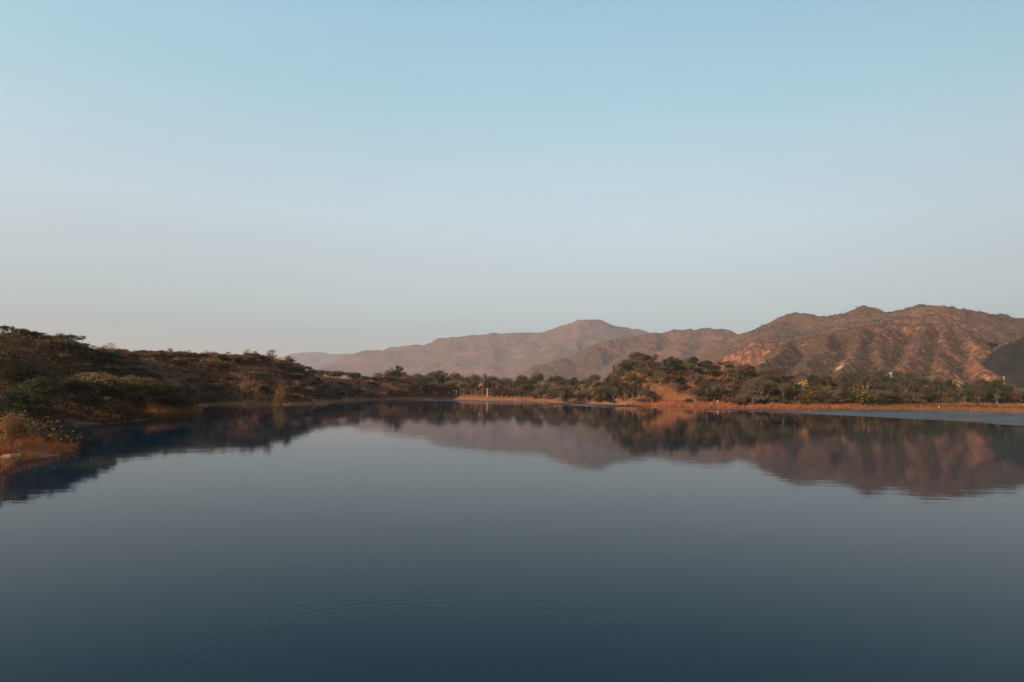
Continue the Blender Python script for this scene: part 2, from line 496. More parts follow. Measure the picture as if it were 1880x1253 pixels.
dark = [(L((1812, 704, 790), (1826, 676, 830), (1842, 645, 880), (1862, 629, 920), (1900, 613, 960), (1990, 596, 1000), (2200, 604, 1000)), 0.75, 1.0)]
M_WOOD_SHADE = mountain_material('forested_hill_shade', (0.030, 0.028, 0.022), (0.045, 0.036, 0.026), (0.018, 0.021, 0.017), 0.55, 1.4)  # the hillside's shade is put into these dark base colours
DX, DY, DZ = massif('mountains', 'forested hill, shade painted dark, at the edge of the front spurs', 1770, 2250, 700, 1250, 150, 110, dark, M_WOOD_SHADE, 5.0, 40.0, 606, 6.0, -6.0, 0.2)

back = []
SKY_R = [(1380, 612, 2250), (1423, 597, 2150), (1463, 578, 2050), (1501, 581, 2000), (1558, 575, 1950), (1587, 564, 1900),
         (1613, 573, 1850), (1642, 573, 1750), (1685, 565, 1600), (1705, 561, 1560), (1725, 568, 1560), (1742, 571, 1600),
         (1788, 573, 1700), (1828, 581, 1700), (1880, 587, 1700), (1960, 590, 1700), (2150, 610, 1700)]
back.append((L(*SKY_R), 0.52, 1.0))
for (a, b, c) in (((1463, 578, 2050), (1420, 610, 1850), (1370, 660, 1600)), ((1540, 578, 1960), (1500, 604, 1800), (1450, 640, 1600)),
                  ((1587, 564, 1900), (1570, 590, 1750), (1540, 625, 1600)), ((1685, 565, 1600), (1640, 585, 1500), (1600, 612, 1400)),
                  ((1705, 561, 1560), (1690, 585, 1450), (1680, 620, 1330)), ((1742, 571, 1600), (1770, 595, 1480), (1790, 630, 1350)),
                  ((1828, 581, 1700), (1835, 605, 1550), (1840, 640, 1400)), ((1900, 588, 1700), (1890, 612, 1550), (1900, 650, 1400))):
    back.append((L(a, b, c), 0.6, 1.0))
BX, BY, BZ = massif('mountains', 'higher wooded ridge behind the front spurs', 1250, 2150, 1330, 2500, 330, 130, back, M_BACK, 14.0, 110.0, 202, 16.0)

midr = []
midr.append((L((1000, 672, 3000), (1080, 643, 3225), (1130, 622, 3450), (1205, 613, 3600), (1233, 608, 3600), (1282, 604, 3525), (1320, 603, 3450),
               (1337, 611, 3420), (1357, 616, 3420), (1390, 610, 3450), (1450, 612, 3600)), 0.5, 1.0))
for (a, b, c) in (((1205, 613, 3600), (1180, 640, 3225), (1130, 680, 2850)), ((1282, 604, 3525), (1250, 635, 3150), (1210, 680, 2775)),
                  ((1320, 603, 3450), (1310, 640, 3075), (1290, 685, 2700)), ((1357, 616, 3420), (1360, 645, 3075), (1350, 690, 2700))):
    midr.append((L(a, b, c), 0.55, 1.0))
massif('mountains', 'hazy reddish ridge in the middle distance', 930, 1500, 2480, 3950, 280, 130, midr, M_BACK, 20.0, 150.0, 303, 20.0)

farr = []
farr.append((L((600, 676, 7980), (635, 664, 7600), (663, 653, 7410), (679, 645, 7315), (722, 640, 7220), (776, 634, 7030), (816, 623, 6935), (865, 617, 6840),
               (908, 615, 6745), (957, 611, 6650), (1015, 612, 6555), (1038, 600, 6460), (1058, 590, 6422), (1080, 588, 6384), (1098, 589, 6365), (1130, 597, 6365),
               (1159, 606, 6365), (1205, 613, 6365), (1280, 620, 6365), (1400, 625, 6460)), 0.42, 1.0))
for (a, b, c) in (((722, 640, 7220), (745, 665, 6460), (760, 705, 5700)), ((816, 623, 6935), (850, 650, 6175), (870, 700, 5415)),
                  ((908, 615, 6745), (900, 650, 5985), (930, 700, 5225)), ((1015, 612, 6555), (985, 640, 5890), (960, 690, 5130)),
                  ((1070, 589, 6403), (1060, 620, 5795), (1010, 665, 5225)), ((1098, 589, 6365), (1130, 625, 5795), (1150, 660, 5320))):
    farr.append((L(a, b, c), 0.45, 1.0))
massif('mountains', 'long mountain with a rounded summit fading in haze', 540, 1450, 4950, 8300, 340, 140, farr, M_FAR, 38.0, 330.0, 404, 40.0)

pale = [(L((470, 672, 12000), (520, 654, 12000), (551, 647, 12000), (594, 647, 12000), (612, 651, 12000), (635, 649, 12000), (680, 655, 12000), (760, 680, 12000)), 0.4, 1.0),
        (L((545, 684, 10400), (566, 672, 10400), (607, 654, 10400), (640, 653, 10300), (668, 656, 10200), (740, 668, 10000)), 0.42, 1.0)]
massif('mountains', 'farthest pale hills almost lost in haze', 380, 900, 9200, 13200, 170, 90, pale, M_FAR, 34.0, 500.0, 505, 50.0)

# ------------------------------------------------------------------ looking up the ground
def ground_z(x, y):
    return float(height(np.array([x]), np.array([y]))[0])


_gxs, _gys = gx, gy


def fast_z(x, y):
    """Height from the ground sheet itself (bilinear)."""
    i = np.clip(np.searchsorted(_gxs, x) - 1, 0, len(_gxs) - 2); j = np.clip(np.searchsorted(_gys, y) - 1, 0, len(_gys) - 2)
    u = (x - _gxs[i]) / (_gxs[i + 1] - _gxs[i]); v = (y - _gys[j]) / (_gys[j + 1] - _gys[j])
    return (GZ[j, i] * (1 - u) + GZ[j, i + 1] * u) * (1 - v) + (GZ[j + 1, i] * (1 - u) + GZ[j + 1, i + 1] * u) * v


def hit(px, py, far=700.0):
    """Where the ground stands at this spot of the photograph (the crest if the line of sight passes over)."""
    d = ray(px, py); t = np.geomspace(12, far, 3000)
    gap = CAM_H + d[2] * t - np.maximum(fast_z(d[0] * t, t), 0.0)
    k = np.argmax(gap < 0) if (gap < 0).any() else int(np.argmin(gap[t > 60]) + (t <= 60).sum())
    x, y = d[0] * t[k], t[k]
    return np.array([x, y, float(fast_z(np.array([x]), np.array([y]))[0])])


def clear_view(x, y, z):
    t = np.linspace(0.12, 0.985, 90)
    return bool((CAM_H + (z - CAM_H) * t > fast_z(x * t, y * t) - 0.3).all())


# ------------------------------------------------------------------ plant shapes
RG = np.random.default_rng(7)


def leaf_quads(centres, normals, size, rng, aspect=0.5):
    n = len(centres)
    t = rng.normal(size=(n, 3)); nr = normals / (np.linalg.norm(normals, axis=1, keepdims=True) + 1e-9)
    t -= (t * nr).sum(1, keepdims=True) * nr; t /= np.linalg.norm(t, axis=1, keepdims=True) + 1e-9
    b = np.cross(nr, t)
    s = size * rng.uniform(0.6, 1.5, (n, 1))
    q = np.stack([centres - t * s * .5, centres + b * s * aspect * .5 + t * s * .05, centres + t * s * .5, centres - b * s * aspect * .5 + t * s * .05], 1)
    return q.reshape(-1, 3), np.arange(4 * n).reshape(n, 4)


def crown_cloud(lobes, n, size, rng, clump=0.33, clumps=40, flat=0.55, aspect=0.5):
    """Leaves gathered in clumps over the outer shell of a few lobes; gaps stay open between the clumps."""
    w = np.array([l[3] * l[4] for l in lobes]); w = w / w.sum()
    cc, cn, cr = [], [], []
    for _ in range(clumps):
        l = lobes[rng.choice(len(lobes), p=w)]
        u = rng.normal(size=3); u /= np.linalg.norm(u)
        if u[2] < -0.15 and rng.random() < 0.7: u[2] = -u[2]
        rr = rng.uniform(0.45, 1.0) ** 0.5
        cc.append(np.array(l[:3]) + u * rr * np.array(l[3:6])); cn.append(u); cr.append(clump * rng.uniform(0.6, 1.35))
    cc, cn, cr = np.array(cc), np.array(cn), np.array(cr)
    k = rng.integers(0, clumps, n)
    off = np.clip(rng.normal(size=(n, 3)), -1.9, 1.9) * cr[k][:, None] * np.array([0.62, 0.62, 0.62 * flat])
    pos = cc[k] + off
    nor = cn[k] * 0.5 + rng.normal(size=(n, 3)) * 0.55 + np.array([0, 0, 0.45])
    return leaf_quads(pos, nor, size, rng, aspect)


def tube(path, radii, k=6):
    path = np.array(path, float); n = len(path); V = []; F = []
    for i in range(n):
        d = path[min(i + 1, n - 1)] - path[max(i - 1, 0)]; d = d / (np.linalg.norm(d) + 1e-9)
        a = np.cross(d, [0, 1, 0] if abs(d[1]) < 0.9 else [1, 0, 0]); a /= np.linalg.norm(a); b = np.cross(d, a)
        for j in range(k):
            th = 2 * math.pi * j / k
            V.append(path[i] + radii[i] * (math.cos(th) * a + math.sin(th) * b))
    for i in range(n - 1):
        for j in range(k):
            F.append((i * k + j, i * k + (j + 1) % k, (i + 1) * k + (j + 1) % k, (i + 1) * k + j))
    F.append(tuple(range(k))[::-1]); F.append(tuple((n - 1) * k + j for j in range(k)))
    return V, F


def join(*pieces):
    V, F = [], []
    for v, f in pieces:
        o = len(V); V += [tuple(p) for p in v]; F += [tuple(i + o for i in q) for q in f]
    return V, F


def limbs(targets, fork, r, rng, lean=(0, 0)):
    top = np.array([lean[0], lean[1], fork])
    parts = [tube([(0, 0, -0.5), (lean[0] * .2, lean[1] * .2, fork * .5), top], [r * 1.25, r, r * .8], 7)]
    for t in targets:
        t = np.array(t, float); m = top * .5 + t * .5 + np.array([0, 0, -0.12 * np.linalg.norm(t - top)]) + rng.normal(size=3) * .08
        parts.append(tube([top - [0, 0, .05], m, t], [r * .6, r * .4, r * .12], 5))
    return join(*parts)


FOL = {
    'acacia': foliage_mat('grey_green_leaves', (0.044, 0.037, 0.025), (0.118, 0.092, 0.057)),
    'olive': foliage_mat('olive_leaves', (0.058, 0.044, 0.024), (0.155, 0.112, 0.060)),
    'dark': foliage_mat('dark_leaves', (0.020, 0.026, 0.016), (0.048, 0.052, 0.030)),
    'brown': foliage_mat('dry_brown_leaves', (0.085, 0.045, 0.028), (0.180, 0.095, 0.055)),
    'gold': foliage_mat('yellow_leaves', (0.30, 0.17, 0.045), (0.50, 0.30, 0.09), 0.3, 0.1),
    'palm': foliage_mat('palm_fronds', (0.075, 0.062, 0.030), (0.20, 0.135, 0.065), 0.2),
    'pink': foliage_mat('pinkish_dry_leaves', (0.20, 0.085, 0.06), (0.34, 0.16, 0.11), 0.25, 0.15),
    'tawny': foliage_mat('tawny_leaves', (0.055, 0.034, 0.016), (0.125, 0.074, 0.034)),
    'lime': foliage_mat('yellow_green_leaves', (0.085, 0.066, 0.024), (0.19, 0.135, 0.05)),
}
BARK = plain_mat('grey_brown_bark', (0.05, 0.036, 0.026), (0.13, 0.09, 0.065), 4.0)
PALE_BARK = plain_mat('pale_bark', (0.16, 0.11, 0.08), (0.28, 0.20, 0.15), 4.0)


def stash(o):
    """A pattern plant waits far below in no picture until its first copy is placed; it is removed at the end."""
    PATTERNS.append(o); return o


PATTERNS = []


def make_acacia(seed, n=3300, size=0.20, mat='acacia', w=3.0, h=3.4, flatness=0.9, name='acacia_tree', clumps=44):
    rng = np.random.default_rng(seed)
    root = empty(name)
    lobes = []
    m = rng.integers(5, 8)
    for i in range(m):
        a = 2 * math.pi * i / m + rng.uniform(-.4, .4); rr = w * rng.uniform(0.35, 0.68) * (0 if i == 0 else 1)
        lobes.append((rr * math.cos(a), rr * math.sin(a), h * (rng.uniform(.66, .86) - (0.12 if i else -0.03)), w * rng.uniform(.40, .58), w * rng.uniform(.40, .58), h * rng.uniform(.13, .22) * (2 - flatness)))
    v, f = crown_cloud(lobes, n, size, rng, clump=w * .17, clumps=clumps, flat=.45)
    mesh_obj('crown', v, f, FOL[mat], root)
    v, f = limbs([(l[0] * .8, l[1] * .8, l[2] - .1) for l in lobes], h * .32, .16, rng, rng.normal(size=2) * .25)
    mesh_obj('trunk', v, f, BARK, root)
    return stash(root)


def make_dense(seed, n=3200, size=0.23, mat='dark', w=2.6, h=5.2, name='dense_tree', clumps=60, low=0.28):
    rng = np.random.default_rng(seed)
    root = empty(name)
    lobes = [(0, 0, h * .66, w * .72, w * .72, h * .30)]
    for i in range(6):
        a = 2 * math.pi * i / 6 + rng.uniform(-.5, .5); rr = w * rng.uniform(.3, .62)
        lobes.append((rr * math.cos(a), rr * math.sin(a), h * rng.uniform(low + .16, .74), w * rng.uniform(.34, .5), w * rng.uniform(.34, .5), h * rng.uniform(.14, .24)))
    v, f = crown_cloud(lobes, n, size, rng, clump=w * .19, clumps=clumps, flat=.8)
    mesh_obj('crown', v, f, FOL[mat], root)
    v, f = limbs([(l[0] * .7, l[1] * .7, l[2]) for l in lobes], h * .3, .17, rng, rng.normal(size=2) * .2)
    mesh_obj('trunk', v, f, BARK, root)
    return stash(root)


def make_bush(seed, n=1900, size=0.165, mat='acacia', w=1.8, h=2.0, name='bush', clumps=34):
    rng = np.random.default_rng(seed)
    root = empty(name)
    lobes = [(0, 0, h * .5, w * .7, w * .7, h * .42)]
    for i in range(4):
        a = 2 * math.pi * i / 4 + rng.uniform(-.5, .5)
        lobes.append((w * .5 * math.cos(a), w * .5 * math.sin(a), h * rng.uniform(.28, .5), w * .45, w * .45, h * rng.uniform(.22, .34)))
    v, f = crown_cloud(lobes, n, size, rng, clump=w * .2, clumps=clumps, flat=.8)
    mesh_obj('foliage', v, f, FOL[mat], root)
    ps = []
    for i in range(6):
        a = rng.uniform(0, 6.28); r = w * rng.uniform(.2, .5)
        ps.append(tube([(0.1 * math.cos(a), .1 * math.sin(a), -.3), (r * .5 * math.cos(a), r * .5 * math.sin(a), h * .3), (r * math.cos(a), r * math.sin(a), h * .7)], [.05, .04, .012], 4))
    v, f = join(*ps)
    mesh_obj('stem', v, f, BARK, root)
    return stash(root)


def make_twiggy(seed, mat='brown', w=2.2, h=4.0, name='dry_tree', n=1500):
    """A thin half-bare tree: many upright twigs and sparse dry leaves."""
    rng = np.random.default_rng(seed)
    root = empty(name)
    ends = []
    parts = []
    for i in range(12):
        a = rng.uniform(0, 6.28); z = h * rng.uniform(.34, .95); r = w * rng.uniform(.25, .9) * math.sqrt(max(.08, 1 - (z / h - .5) ** 2 * 3.4))
        ends.append((r * math.cos(a), r * math.sin(a), z))
    parts.append(limbs(ends, h * .22, .13, rng))
    for e in ends:
        for k in range(4):
            q = np.array(e) + rng.normal(size=3) * np.array([.4, .4, .35]) * w * .35
            s = np.array(e) * rng.uniform(.5, .9)
            parts.append(tube([s, (s + q) / 2 + [0, 0, .1], q], [.035, .025, .008], 3))
    v, f = join(*parts)
    mesh_obj('trunk', v, f, BARK, root)
    lobes = [(e[0], e[1], e[2], w * .36, w * .36, h * .14) for e in ends]
    v, f = crown_cloud(lobes, n, .2, rng, clump=w * .16, clumps=46, flat=.9, aspect=.35)
    mesh_obj('crown', v, f, FOL[mat], root)
    return stash(root)


def make_palm(seed, h=6.5, mat='palm', skirt=True):
    rng = np.random.default_rng(seed)
    root = empty('palm_tree')
    lx, ly = rng.normal(size=2) * .25
    path = [(0, 0, -.5), (lx * .3, ly * .3, h * .35), (lx, ly, h * .75)]
    v, f = tube(path, [.24, .19, .17], 8)
    mesh_obj('trunk', v, f, BARK, root)
    C, Nn = [], []
    V, F = [], []
    top = np.array([lx, ly, h * .75])
    nf = 34
    for i in range(nf):
        a = 2.399 * i + rng.uniform(-.2, .2); up = rng.uniform(-0.55 if skirt else 0.0, 1.25)
        Lf = rng.uniform(1.8, 2.5)
        d0 = np.array([math.cos(a) * math.cos(up), math.sin(a) * math.cos(up), math.sin(up)])
        side = np.array([-math.sin(a), math.cos(a), 0])
        p = top.copy(); d = d0.copy(); steps = 9
        for s in range(steps):
            w_ = .38 * math.sin(math.pi * (s + .6) / (steps + .4)) + .05
            p2 = p + d * Lf / steps
            for sg in (-1, 1):
                tip = p + d * Lf / steps * 1.3 + side * sg * w_ - np.array([0, 0, .08 + .1 * w_])
                o = len(V); V += [p, p2, tip]; F.append((o, o + 1, o + 2))
            d = d + np.array([0, 0, -0.19]); d /= np.linalg.norm(d); p = p2
    mesh_obj('crown', V, F, FOL[mat], root)
    return stash(root)


PAT = {}
PAT['acacia_tree'] = [make_acacia(s, mat=m, w=w, h=h) for s, m, w, h in ((1, 'acacia', 3.0, 3.3), (2, 'acacia', 3.3, 3.0), (3, 'olive', 2.9, 3.4), (4, 'acacia', 2.6, 3.2), (5, 'dark', 3.1, 3.3))]
PAT['fine_acacia'] = [make_acacia(s, n=9500, size=.165, mat=m, w=3.4, h=3.6, clumps=110, flatness=.55) for s, m in ((11, 'olive'), (12, 'olive'), (13, 'acacia'), (14, 'dark'))]  # last pattern: dark leaves standing in for shade
PAT['dense_tree'] = [make_dense(s, mat=m, w=w, h=h, name='shade_tree' if m == 'dark' else 'dense_tree') for s, m, w, h in ((21, 'acacia', 2.9, 5.2), (22, 'dark', 2.7, 5.6), (23, 'acacia', 3.2, 5.0), (24, 'olive', 2.8, 4.8))]
PAT['bush'] = [make_bush(s, mat=m, name='dry_bush' if m == 'brown' else 'bush') for s, m in ((31, 'acacia'), (32, 'brown'), (33, 'olive'), (34, 'brown'), (35, 'dark'))]
PAT['fine_bush'] = [make_bush(s, n=5200, size=.12, mat=m, clumps=80) for s, m in ((41, 'olive'), (42, 'brown'), (43, 'dark'))]
PAT['dry_tree'] = [make_twiggy(s, m) for s, m in ((51, 'brown'), (52, 'brown'))]
PAT['palm_tree'] = [make_palm(61), make_palm(62, 6.0), make_palm(63, 7.0, 'pink')]
PAT['gold'] = [make_dense(71, n=1300, size=.34, mat='gold', w=1.9, h=5.2, clumps=26, name='yellow_tree')]
PAT['lime_bush'] = [make_bush(72, n=1800, size=.2, mat='lime', w=2.0, h=1.7, clumps=60)]
PAT['round_bush'] = [make_bush(73, n=6500, size=.12, mat='tawny', w=1.9, h=3.2, clumps=150, name='round_bush')]
PAT['pink_tree'] = [make_twiggy(74, 'pink', 2.2, 3.6, n=1500)]
DIMS = {'acacia_tree': (6.4, 3.5), 'fine_acacia': (7.2, 3.9), 'dense_tree': (5.6, 5.2), 'bush': (3.6, 2.0), 'fine_bush': (3.6, 2.0), 'dry_tree': (4.4, 4.0),
        'palm_tree': (4.6, 6.6), 'gold': (3.8, 5.2), 'lime_bush': (4.0, 1.7), 'round_bush': (3.8, 3.2), 'pink_tree': (4.4, 3.6)}
PLACED = []                                                # (object, kind, look, px, py)
LOOKS = {'grey_green_leaves': 'grey green', 'olive_leaves': 'olive green', 'dark_leaves': 'dark green', 'dry_brown_leaves': 'brown leaved', 'yellow_leaves': 'golden yellow',
         'palm_fronds': 'tan fronded', 'pinkish_dry_leaves': 'pinkish dry', 'yellow_green_leaves': 'yellow green', 'tawny_leaves': 'tawny'}


def plant(kind, x, y, z, w, h, rng, which=None, label=None, cat=None, group=None):
    pats = PAT[kind]
    src = pats[which if which is not None else int(rng.integers(len(pats)))]
    o = copy_tree(src)
    W, H = DIMS[kind]
    o.location = (x, y, z); o.rotation_euler = (0, 0, float(rng.uniform(0, 6.28)))
    o.scale = (w / W, w / W * float(rng.uniform(.92, 1.08)), h / H)
    look = next(LOOKS[c.data.materials[0].name] for c in o.children if c.name.startswith(('crown', 'foliage')))
    u, v = project((x, y, z + h * .6))
    PLACED.append([o, o.name.split('.')[0], look, u, v, label, cat, group])
    return o


RP = np.random.default_rng(2024)


def spot(kind, px, base, wpx, hpx, label=None, which=None, sink=0.0):
    """A plant seen at a known spot of the photograph, stood on the real ground there."""
    p = hit(px, base)
    s = p[1] / FPX
    return plant(kind, p[0], p[1], p[2] - sink, wpx * s, hpx * s, RP, which, label)


# plants one can tell apart
spot('acacia_tree', 6, 612, 34, 24, 'tall dark umbrella tree alone on the top of the hill, cut by the frame', 4)
spot('acacia_tree', 19, 612, 15, 10, 'tiny flat topped tree beside the tall umbrella tree on the hilltop', 4)
spot('acacia_tree', 55, 628, 52, 22, 'broad dark domed acacia on the crest beside the tiny flat topped tree', 4)
spot('acacia_tree', 84, 634, 44, 18, 'dark acacia stepping down the crest below the broad domed one', 0)
spot('pink_tree', 103, 652, 18, 26, 'pinkish dry leaved tree high on the slope above the shaded hollow')
spot('dry_tree', 78, 662, 40, 34, 'brown half bare tree by the pinkish one above the shaded hollow', 0)
spot('fine_acacia', 175, 742, 108, 62, 'large olive acacia spreading over the bank above the grey boulders', 0)
spot('fine_acacia', 238, 745, 96, 58, 'large olive acacia next to the bank of reddish reeds', 1)
spot('fine_acacia', 292, 752, 70, 52, 'olive acacia leaning out over the reddish reeds', 1)
spot('fine_acacia', 132, 748, 80, 56, 'half shaded olive acacia at the edge of the dark hollow', 2)
spot('fine_bush', 215, 768, 60, 36, 'reddish brown bush hanging over the shaded waterline', 1)
spot('fine_bush', 318, 758, 64, 34, 'grey brown bush behind the reddish reeds', 2)
spot('fine_bush', 22, 822, 62, 66, 'twiggy brown bush standing behind the grassy point', 1)
spot('fine_acacia', 20, 790, 120, 70, 'acacia with shade painted in dark leaves filling the dark hollow behind the grassy point', 3)  # this and the next two carry the hollow's shade in their leaf colour
spot('fine_acacia', 70, 768, 110, 72, 'acacia with shade painted in dark leaves in the hollow above the two grey boulders', 3)
spot('fine_acacia', 35, 735, 110, 60, 'acacia with shade painted in dark leaves on the dark slope uphill of the grassy point', 3)
spot('fine_bush', 385, 741, 34, 24, 'orange tinged bush on the small sunlit grass bank', 1)
spot('dense_tree', 455, 735, 40, 40, 'spiky olive tree on the bank close by the round bush', 3)
spot('dense_tree', 488, 735, 30, 36, 'darker tree between the spiky olive tree and the round bush', 1)
spot('round_bush', 515, 744, 30, 44, 'round yellowish bush standing right at the waterline')
spot('dry_tree', 668, 728, 34, 26, 'brown dry tree at the end of the sandy bank', 0)
spot('bush', 695, 731, 44, 16, 'rounded brown bush at the tip of the sandy bank', 1)
spot('dense_tree', 762, 727, 22, 30, 'dark tree standing by the far shore before the palms', 1)
spot('palm_tree', 775, 729, 18, 28, 'pinkish palm alone near the dark shore tree', 2)
spot('palm_tree', 836, 727, 14, 20, 'dark headed palm behind the two white posts', 0)
spot('palm_tree', 846, 727, 18, 28, 'pale tall palm just beside the two white posts', 1)
spot('palm_tree', 868, 727, 14, 25, 'slender palm between the white posts and the pinkish palm', 1)
spot('palm_tree', 886, 728, 20, 29, 'pinkish headed palm beside the single white post', 2)
spot('palm_tree', 913, 729, 14, 26, 'thin palm past the single white post', 0)
spot('dense_tree', 888, 722, 18, 34, 'dark tall round tree behind the pinkish headed palm', 1)
spot('fine_acacia', 1030, 738, 50, 32, 'green spreading tree above the tuft of orange reeds', 2)
spot('palm_tree', 1067, 733, 22, 34, 'tan palm with a messy crown above the dark inlet', 1)
spot('palm_tree', 1086, 733, 26, 30, 'short palm with drooping fronds next to the messy palm', 0)
spot('fine_acacia', 1112, 738, 48, 28, 'flat green acacia low on the shore by the drooping palm', 2)
spot('dense_tree', 1147, 738, 34, 36, 'drooping dark tree on the shore beside the bare orange slope', 1)
spot('dense_tree', 1172, 736, 22, 40, 'narrow shaded tree at the edge of the bare orange slope', 1)
spot('acacia_tree', 1257, 674, 26, 16, 'dark umbrella shaped tree sticking up on the wooded hilltop', 4)
spot('dense_tree', 1338, 686, 28, 22, 'dark rounded tree on the falling crest of the wooded hill', 1)
spot('dense_tree', 1129, 680, 12, 26, 'slim upright tree at the summit of the wooded hill', 1)
spot('dense_tree', 1097, 688, 18, 26, 'dark lone tree on the near shoulder of the wooded hill', 1)
spot('pink_tree', 1385, 690, 24, 18, 'rosy round dry tree on the hill end facing the mountain spurs')
spot('gold', 1475, 722, 20, 24, 'bright golden tree shining among dark trees')
spot('dense_tree', 1498, 724, 22, 32, 'black green tree right beside the golden tree', 1)
spot('lime_bush', 1482, 740, 44, 22, 'yellow green bush below the golden tree')
spot('lime_bush', 1580, 742, 62, 26, 'long sloping yellow green thicket by the open shore', None)
spot('lime_bush', 1362, 741, 18, 12, 'small bright green bush at the foot of the wooded hill')
spot('dense_tree', 1400, 740, 54, 44, 'big grey green tree with a broad skirt near the red bank', 0)
spot('dense_tree', 1440, 739, 44, 40, 'grey tree between the broad skirted tree and the yellow green bush', 2)

for px_, py_, w_, h_, wh in ((1178, 700, 34, 26, 0), (1206, 694, 32, 24, 2), (1232, 694, 32, 26, 1), (1258, 704, 34, 26, 2), (1276, 716, 36, 30, 0), (1296, 728, 38, 32, 2),
                             (1316, 736, 40, 32, 0), (1158, 712, 36, 32, 3), (1150, 690, 34, 24, 1), (1190, 680, 34, 20, 0), (1226, 680, 30, 20, 1), (1250, 690, 34, 22, 0)):
    spot('dense_tree', px_, py_, w_, h_, None, wh)

for q, px_ in enumerate(list(range(738, 985, 8)) + list(range(990, 1170, 9))):
    base_ = (727.5 if px_ < 900 else 729.5 if px_ < 985 else 734.5 if px_ < 1100 else 737) + float(RP.uniform(-1.2, .8))
    if any(abs(px_ - c_) < 5 for c_ in (836, 894, 1067, 1086, 1056)): continue
    if q % 3 == 0: spot('bush', px_, base_, RP.uniform(18, 28), RP.uniform(9, 15))
    else: spot('dense_tree', px_, base_, RP.uniform(20, 32), RP.uniform(18, 31))

for q, px_ in enumerate(list(range(1278, 1495, 11)) + list(range(1500, 1895, 8))):
    base_ = (739.5 if px_ < 1500 else 741) + float(RP.uniform(-1.5, 1.0))
    if q % 3: spot('bush', px_, base_, RP.uniform(20, 34), RP.uniform(10, 18), None, int(RP.choice([0, 0, 1, 2, 4])))
    else: spot('dense_tree', px_, base_, RP.uniform(26, 38), RP.uniform(20, 32), None, int(RP.choice([0, 1, 1, 2])))
CREST = np.array([(-20, 612), (20, 619), (100, 634), (160, 646), (225, 658), (300, 657), (400, 659), (500, 662), (560, 672), (605, 685), (670, 689), (720, 697), (770, 706)], float)
for px_ in range(96, 760, 12):
    if 500 < px_ < 530: continue
    cy_ = float(np.interp(px_, CREST[:, 0], CREST[:, 1]))
    spot('acacia_tree' if px_ % 24 else 'bush', px_ + float(RP.uniform(-4, 4)), cy_ + float(RP.uniform(1.5, 5)), RP.uniform(28, 46), RP.uniform(10, 17), None, int(RP.choice([0, 1, 2, 3, 4])))
spot('dense_tree', 1634, 740, 36, 39, None, 1); spot('dense_tree', 1648, 739, 30, 34, None, 0); spot('dense_tree', 1847, 741, 36, 45, None, 1)
for px_, w_ in ((1178, 22), (1190, 16), (1262, 18)):
    spot('bush', px_, 740.5, w_, 10, None, 0)

# the crowded scrub, thinned to what the photograph shows
BARE = [(1216, 718, 24, 13), (1234, 734, 32, 7), (515, 662, 16, 9), (620, 696, 30, 6), (575, 700, 26, 7), (285, 665, 26, 8), (310, 704, 20, 9), (20, 640, 30, 6), (690, 697, 20, 5), (1125, 685, 10, 4), (1636, 710, 9, 15)]
TAKEN = [(p[0].location.x, p[0].location.y, p[0].scale.x * 2.4) for p in PLACED]


def scatter(n, p0, p1, d0, d1, kinds, wts, wr, hr, gap, dmin=2.0, tries=20000, deep=False):
    got = 0; k = 0
    while got < n and k < tries:
        k += 1
        px = RP.uniform(p0, p1); D = math.sqrt(RP.uniform(d0 * d0, d1 * d1))
        x = (px - CX) / FPX * D; y = D
        d = float(shore_dist(np.array([x]), np.array([y]))[0])
        if d < dmin: continue
        z = float(fast_z(np.array([x]), np.array([y]))[0])
        kind = kinds[RP.choice(len(kinds), p=wts)]
        W, H = DIMS[kind]; s = RP.uniform(wr[0], wr[1]); w = W * s; h = H * s * RP.uniform(hr[0], hr[1])
        u, v = project((x, y, z + h * .3))
        if any(abs(u - b[0]) < b[2] * RP.uniform(.7, 1.1) and abs(v - b[1]) < b[3] for b in BARE): continue
        if any((x - a) ** 2 + (y - b) ** 2 < (gap * (w * .5 + c * .6)) ** 2 for a, b, c in TAKEN): continue
        if not clear_view(x, y, z + h * .75): continue
        TAKEN.append((x, y, w * .5)); got += 1
        which = int(RP.choice([0, 1, 1, 2])) if deep and kind == 'dense_tree' else None  # favours the dark-leaved pattern to paint in the treeline's shade
        plant(kind, x, y, z - 0.15, w, h, RP, which)
    return got


